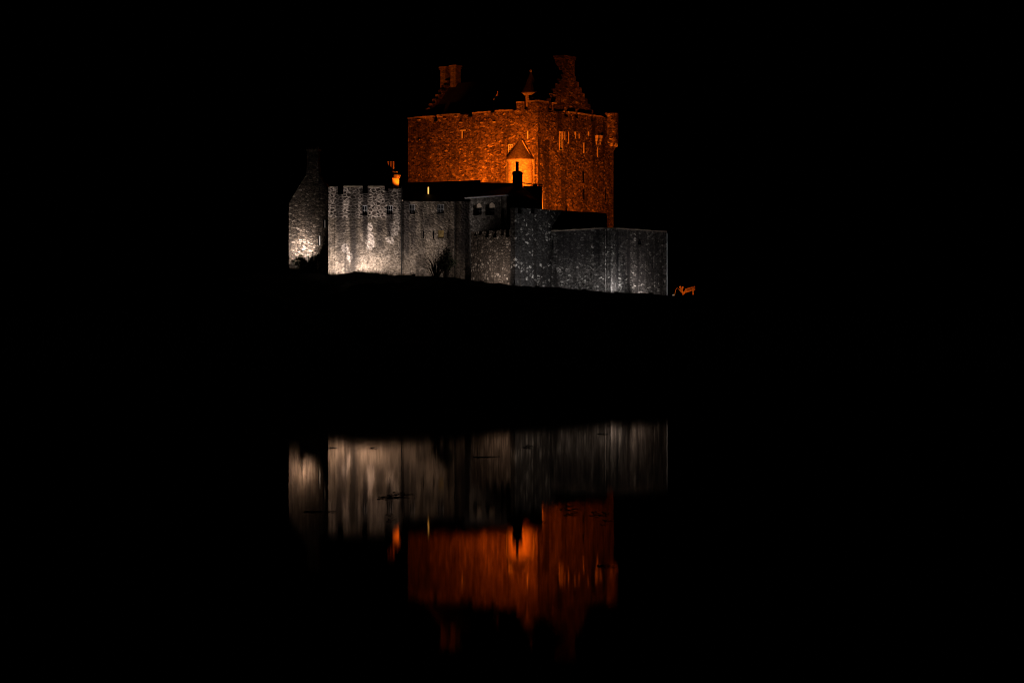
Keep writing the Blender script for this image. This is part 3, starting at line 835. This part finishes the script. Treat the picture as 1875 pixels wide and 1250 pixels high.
mb = MB(); mb.lathe((cx - .02, cy), [(.15, zq[5] - .05), (.135, Z(300, cy)), (.16, Z(299, cy)), (.15, Z(296.3, cy)), (.08, Z(296.3, cy))], 14); mb.build("chimney_pot", M['iron'], hc_)
mb = MB(); mb.tube([Vector((X(955, 207.3), 207.3, Z(335, 207.3))), Vector((X(975, 209), 209, Z(337.5, 209))), Vector((X(993, 211), 211, Z(338.5, 211)))], .05, n=5)
mb.build("gutter_pipe", M['iron'], hall)

# small rear house catching the orange light on its edge
H = [PT(938, 212.4), PT(992.3, 211.4), PT(994.6, 214.4), PT(945, 216)]
rear = thing("courtyard_house", "small tan-walled house between hipped hall and keep with one orange-lit edge", "building", (*(H[0] + H[2]) / 2, 8.0))
mb = MB(); ZH = Z(341, 212)
W_a, W_b = Wall(H[0], H[1], 0), Wall(H[1], H[2], 5)
q = W_a.rect(955, 960, 330, 345)
panel(mb, W_a, 8, ZH, (), ends=False, t=.04); panel(mb, W_b, 8, W_b.z(993, 352), (), ends=False, t=.04)
mb.build("wall", M['harl'], rear)
mb = MB(); mb.box((X(979.5, 211.8), 211.8, ZH - .2), .36, .5, .42, .1); mb.build("chimney", M['iron'], rear)
mb = MB(); mb.face([Vector((*H[0], ZH - .05)), Vector((*H[1], ZH - .05)), Vector((*H[2], ZH - .9)), Vector((*H[3], ZH - .05))]); mb.build("roof", M['slate'], rear)

# ------------------------------------------------------------------ lower walls and bastion
BASTION_DRIPS = [(12 + u, 11.5, 4.5, w, k) for u, w, k in ((.98, .16, .9), (2.0, .4, .5), (2.75, .25, .75), (4.15, .22, .55), (5.0, .4, .6), (6.3, .3, .5), (7.2, .3, .6))] + [(u, 11.5, 8.0, w, .7) for u, w in ((1.5, .8), (3.0, .9), (4.4, .8), (6.0, .6))]
PEB = [(0, (.025, .022, .02)), (.5, (.06, .055, .05)), (.76, (.11, .10, .09)), (.88, (.28, .255, .23)), (1, (.66, .62, .56))]
M['pebbled'] = masonry("pebbled_rubble", [(0, (.07, .055, .045)), (.45, (.15, .12, .10)), (.7, (.24, .195, .16)), (.85, (.38, .32, .27)), (1, (.6, .53, .46))], (.10, .085, .07), sw=.34, sh=.28, mort=.12, warp=.12, stain=.45, bump=.6, mottle=.6, seed=10)
M['grey'] = masonry("grey_rubble", PEB, (.045, .042, .04), sw=.36, sh=.30, mort=.14, warp=.14, stain=.8, stain_xy=(1.1, .10), bump=.45, mottle=.75, seed=11)
M['bastion'] = masonry("bastion_rubble", [(0, (.025, .023, .021)), (.4, (.075, .068, .062)), (.75, (.15, .135, .122)), (.9, (.24, .22, .2)), (1, (.6, .56, .51))], (.10, .09, .083), sw=.34, sh=.17, mort=.07, warp=.14,
                       stain=.8, stain_xy=(1.1, .14), bump=.7, mottle=.85, seed=12, drips=BASTION_DRIPS)
L0, L1 = PT(862.5, 201.4), PT(943.5, 196.8)
WLB = Wall(L0, L1, 0)
lb = thing("crenellated_wall", "low brownish pebbled wall with ragged battlements below the arched hall", "castle wall", (*(L0 + L1) / 2, 5.0))
zt = WLB.z(900, 422)
hb_ = []
for a, b, bot in ((867, 871.5, 432), (876, 882, 430), (887.5, 895, 434.5), (901, 909, 435), (916.5, 922, 431), (926, 932.5, 434)):
    q = WLB.rect(a, b, 400, bot); hb_.append((q[0], q[1], q[2], zt + 2))
for a, b, t0, b0 in ((873, 875.3, 440, 457), (872.8, 874.8, 480, 499)): hb_.append(slit(lb, WLB, a, b, t0, b0))
mb = MB(); panel(mb, WLB, 3.5, zt, hb_, ends=False)
panel(mb, Wall(PT(863.5, 205.0), L0, 20), 3.5, zt - .3, (), ends=False)
mb.build("wall", M['pebbled'], lb)
D0, D1 = L1, PT(1110.5, 205.5)
WD = Wall(D0, D1, 0)
dw = thing("inner_wall", "dark grey stone wall with broken parapet behind the right-hand bastion", "castle wall", (*(D0 + D1) / 2, 5.0))
zt = WD.z(1000, 383.5)
hd_ = []
for a, b, bot in ((948, 955, 391), (973, 979, 391), (1058, 1065.5, 391), (1079.5, 1084, 388)):
    q = WD.rect(a, b, 370, bot); hd_.append((q[0], q[1], q[2], zt + 2))
mb = MB(); panel(mb, WD, 3.5, zt, hd_, ends=True)
panel(mb, Wall(D1, PT(1111.5, 212), 30), 3.5, zt, (), ends=False)
mb.build("wall", M['grey'], dw)
mb = MB(); u = WD.u(1041); mb.box(WD.at(u, zt, -.3), .12, .12, .5); mb.build("post", M['iron'], dw)
Bp = [PT(1009.5, 200.0), PT(1118.5, 194.0), PT(1221, 201.0), PT(1214, 212), PT(1020, 213)]
bas = thing("angular_bastion", "broad grey angular bastion at the right end of the walls", "castle tower", (X(1115, 203), 203, 4.0))
ZB = 11.48
WB_ = [Wall(Bp[k], Bp[(k + 1) % 5], 12.0 * k) for k in range(5)]
mb = MB()
h0 = [slit(bas, WB_[0], 1008.6 + 1.5, 1013.5, 440, 457)]
h1b = [slit(bas, WB_[1], 1131, 1134, 464, 499), slit(bas, WB_[1], 1168, 1175, 437, 448), slit(bas, WB_[1], 1195, 1197, 473, 492), slit(bas, WB_[1], 1142, 1143.5, 473, 485)]
panel(mb, WB_[0], 3.5, ZB, h0, ends=False); panel(mb, WB_[1], 3.5, ZB, h1b, ends=False)
for k in (2, 3, 4): panel(mb, WB_[k], 3.5, ZB, (), ends=False, step=1.4)
mb.build("wall", M['bastion'], bas)
for k in (0, 1): coping_run(WB_[k], .1, WB_[k].L - .05, ZB - .02, .34, bas, th=.10, proj=.06)
mb = MB(); mb.face([Vector((*p, ZB - .9)) for p in Bp]); mb.build("floor", M['coping'], bas)
mb = MB(); mb.tube([Vector((*(Bp[2] + Vector((.03, -.05))), 4.5)), Vector((*(Bp[2] + Vector((.03, -.05))), ZB - .1))], .045, n=6); mb.build("drainpipe", M['lead'], bas)

# ------------------------------------------------------------------ shrubs and grass at the foot of the walls
def leaf(mb, c, s):
    a = Vector((random.gauss(0, 1), random.gauss(0, 1), random.gauss(0, .6))).normalized()
    b = a.cross(Vector((random.gauss(0, 1), random.gauss(0, 1), random.gauss(0, 1)))).normalized()
    mb.face([c - a * s, c + b * s * .42 - a * s * .1, c + a * s, c - b * s * .42 + a * .1 * s])
def bush(name, label, c, spread, hgt, nstem, nleaf, ls, lean=0.0):
    o = thing(name, label, "bush", c)
    st, lf = MB(), MB(); c = Vector(c)
    for k in range(nstem):
        an = random.uniform(0, 6.283); rr = random.uniform(.2, 1.0)
        tip = c + Vector((math.cos(an) * spread * rr + lean, math.sin(an) * spread * .45 * rr, hgt * random.uniform(.55, 1.0) * (1.1 - .45 * rr)))
        mid = c + (tip - c) * .5 + Vector((random.gauss(0, .06), random.gauss(0, .06), hgt * .12))
        st.tube([c + Vector((random.gauss(0, .08), random.gauss(0, .06), -.3)), mid, tip], .03, .008, 4, cap=False)
        for j in range(nleaf):
            t = random.uniform(.35, 1.05)
            p = (c + (mid - c) * t * 2) if t < .5 else mid + (tip - mid) * (t - .5) * 2
            leaf(lf, p + Vector((random.gauss(0, .13), random.gauss(0, .13), random.gauss(0, .10))), ls * random.uniform(.6, 1.3))
    st.build("stem", M['bark'], o); lf.build("foliage", M['leaf'], o)
    return o
bush("leafy_bush", "broad dark leafy bush silhouetted against the brightest foot of the gable", (X(562, 199.2), 199.2, 7.35), 2.15, 2.75, 85, 20, .115)
bush("round_bush", "dense dark round bush with leafy top against the middle of the range", (X(817, 198.4), 198.4, 7.1), 1.0, 3.0, 60, 34, .11)
bush("twiggy_bush", "sparse twiggy bush with bare fanned stems beside the dense round bush", (X(798, 198.2), 198.2, 7.1), 1.7, 3.0, 56, 3, .07)
mb = MB()
for k in range(2600):
    px = random.uniform(598, 1222) if k % 2 else random.uniform(598, 780)
    x = X(px, 199); y = crest_y(x) + random.uniform(-.3, 3.2)
    if noise.noise(Vector((x * .9, y * .5, 0))) < -.05: continue
    z = ground(x, y); h = random.uniform(.12, .42); dx, dy = random.gauss(0, .12), random.gauss(0, .12)
    mb.face([(x - .015, y, z - .05), (x + .015, y, z - .05), (x + dx, y + dy, z + h)])
mb.build("grass", M['grass'], kind="stuff")

# ------------------------------------------------------------------ slanting rails lit orange beyond the bastion, and a pale stone
ry = 261.0
rp = lambda px, py, dy=0.0: Vector((X(px, ry + dy), ry + dy, Z(py, ry + dy)))
rail = thing("slanting_railing", "short orange-lit slanting rails and forked post right of the bastion", "railing", rp(1255, 541))
mb = MB(); mb.tube([rp(1255, 530), rp(1272, 525, .7)], .11, n=6); mb.build("rail", M['wood'], rail)
mb = MB(); mb.tube([rp(1254, 534.5), rp(1272, 529.8, .7)], .13, n=6); mb.build("rail", M['wood'], rail)
mb = MB(); mb.tube([rp(1245, 524), rp(1248, 533), rp(1252, 538)], .13, .12, 6); mb.tube([rp(1250.5, 524.5), rp(1248.3, 533)], .11, .10, 6); mb.tube([rp(1251, 537.5), rp(1257, 531)], .15, .12, 6)
mb.tube([rp(1250.5, 546), rp(1250.5, 534)], .08, .08, 6)
mb.build("post", M['wood'], rail)
mb = MB(); mb.tube([rp(1234.5, 545), rp(1237, 531), rp(1240, 526.5), rp(1244, 531), rp(1248, 535.5)], .03, n=5); mb.build("wire", M['lead'], rail)
mb = MB(); mb.tube([rp(1269, 546), rp(1269, 527)], .08, n=6); mb.build("post", M['wood'], rail)
bpy.context.view_layer.update()
st = MB(); sc_ = Vector((X(1233.5, 199.5), 199.5, Z(540.3, 199.5)))
for i in range(6):
    for j in range(10):
        def sp(i, j):
            t, f = math.pi * i / 6, 6.2832 * j / 10
            v = Vector((math.sin(t) * math.cos(f), math.sin(t) * math.sin(f), math.cos(t) * .8))
            return sc_ + v * (.11 + .03 * noise.noise(v * 2))
        st.face([sp(i, j), sp(i + 1, j), sp(i + 1, j + 1), sp(i, j + 1)])
o = st.build("boulder", M['pebble'], None); o["label"] = "tiny pale stone on the dark shore at bastion foot"; o["category"] = "stone"

# ------------------------------------------------------------------ seaweed breaking the water surface
def seaweed(px0, px1, py, n, label):
    Y = CAM_Z * FPX / (py - 625.0); x0, x1 = X(px0, Y), X(px1, Y); w = x1 - x0
    o = thing("seaweed", label, "seaweed", ((x0 + x1) / 2, Y, 0), "seaweed strands on the still water")
    for k in range(n):
        mb = MB(); u = random.gauss(.5, .22) if n > 3 else .5; L = w * (random.uniform(.25, .5) if n > 3 else .98)
        cx = x0 + w * min(max(u, .25), .75); yy = Y + random.gauss(0, .35) * (1 if n > 3 else .2)
        hh = random.uniform(.004, .012) * Y / 23
        pts = []
        for j in range(7):
            t = j / 6 - .5
            pts.append((cx + L * t, yy + random.gauss(0, .05), hh * (1 - (2 * t) ** 2) * random.uniform(.5, 1) + .001))
        mb.tube(pts, .0035 * Y / 23, .001 * Y / 23, 4)
        mb.build("frond", M['weed'], o)
for a in ((690, 772, 908, 12, "thick dark seaweed strands on the white wall reflection, widest patch left of centre"),
          (694, 728, 947, 4, "thin seaweed strands just below the widest left patch near the small chimney reflection"),
          (943, 985, 818.5, 4, "flat dark seaweed streak on the grey reflection of the inner wall"),
          (1020, 1070, 936.5, 11, "thick dark seaweed patch on the orange keep reflection"),
          (1078, 1130, 945, 9, "trailing dark seaweed at the right edge of the orange keep reflection"),
          (866, 916, 836, 2, "faint thin seaweed line on the brown wall reflection"),
          (1093, 1114, 794.5, 2, "short seaweed streak on the bastion reflection near its bright corner"),
          (602, 619, 820, 2, "short seaweed strand at the left edge of the range reflection near the shore"),
          (678, 692, 820, 2, "small seaweed strand on the range reflection under its pale patch"),
          (555, 615, 937, 3, "long thin seaweed line under the gable reflection"),
          (977, 1000, 956, 2, "tiny seaweed strand beside the bright turret reflection"),
          (1094, 1132, 1037, 3, "lowest seaweed line on the dim orange reflection")): seaweed(*a)

# ------------------------------------------------------------------ floodlights
def fl(px, py, Y, tpx, tpy, tY, colour, power, cone, label, **k):
    return floodlight((X(px, Y), Y, Z(py, Y)), (X(tpx, tY), tY, Z(tpy, tY)), colour, power, cone, label, **k)
# white floods in the hollow behind the crest of rock
fl(554, 480, 205.2, 553, 462, 206.7, WARM, 3400, 125, "floodlight hidden behind the leafy bush at the gable foot", blend=1)
fl(650, 501, 200.6, 648, 425, 203.3, WARM, 1450, 160, "floodlight behind the rocks below the bright end of the range", blend=.5)
fl(757, 506, 200.8, 755, 440, 203.8, WARM, 210, 150, "floodlight behind the rocks below the middle of the range", blend=.7)
fl(882, 518, 196.0, 893, 480, 199.5, (1, .82, .71), 260, 150, "floodlight behind the rocks below the crenellated wall", blend=.7)
fl(984, 527, 194.2, 984, 480, 198.6, COOL, 270, 150, "floodlight behind the rocks below the inner wall", blend=.7)
fl(1070, 533, 193.2, 1075, 490, 196.4, COOL, 130, 150, "floodlight behind the rocks below the bastion's left face", blend=.7)
fl(1129, 538, 193.2, 1129, 480, 194.9, COOL, 400, 150, "floodlight behind the rocks at the bastion corner", blend=.7)
fl(1192, 540, 195.6, 1188, 480, 198.8, (1, .9, .86), 320, 150, "floodlight behind the rocks below the bastion's right face", blend=.7)
# sodium floods inside the courtyard, with added fill lamps
fl(912, 339, 213.6, 950, 296, 220.5, SODIUM, 9500, 76, "orange floodlight on the courtyard behind the hipped hall", blend=1)
fl(828, 356, 219.8, 815, 322, 226, SODIUM, 3300, 150, "orange floodlight on the courtyard behind the long range", blend=.8)
fl(1085, 424, 212.6, 1066, 375, 225, SODIUM, 8200, 120, "orange floodlight on the bastion roof below the keep's right face", blend=.9)
fl(1016, 394, 212.4, 994, 372, 213, SODIUM, 420, 100, "added orange fill lamp behind the inner wall for the rear house edge", blend=.9)  # added fill lamp, only to brighten the right edge of the house
fl(640, 352, 209.0, 823, 130, 234, SODIUM, 6500, 14, "orange floodlight on the flat roof behind the range battlements", blend=.6)
fl(752, 341, 211.7, 716, 316, 212.3, SODIUM, 420, 74, "added orange fill lamp behind the range roof for the three-pot chimney", blend=.8)  # added fill lamp standing in for bounced light on the chimney
fl(1262, 543.5, 256.5, 1256, 531, 261, SODIUM, 600, 70, "orange floodlight low beside the slanting rails", blend=.9)
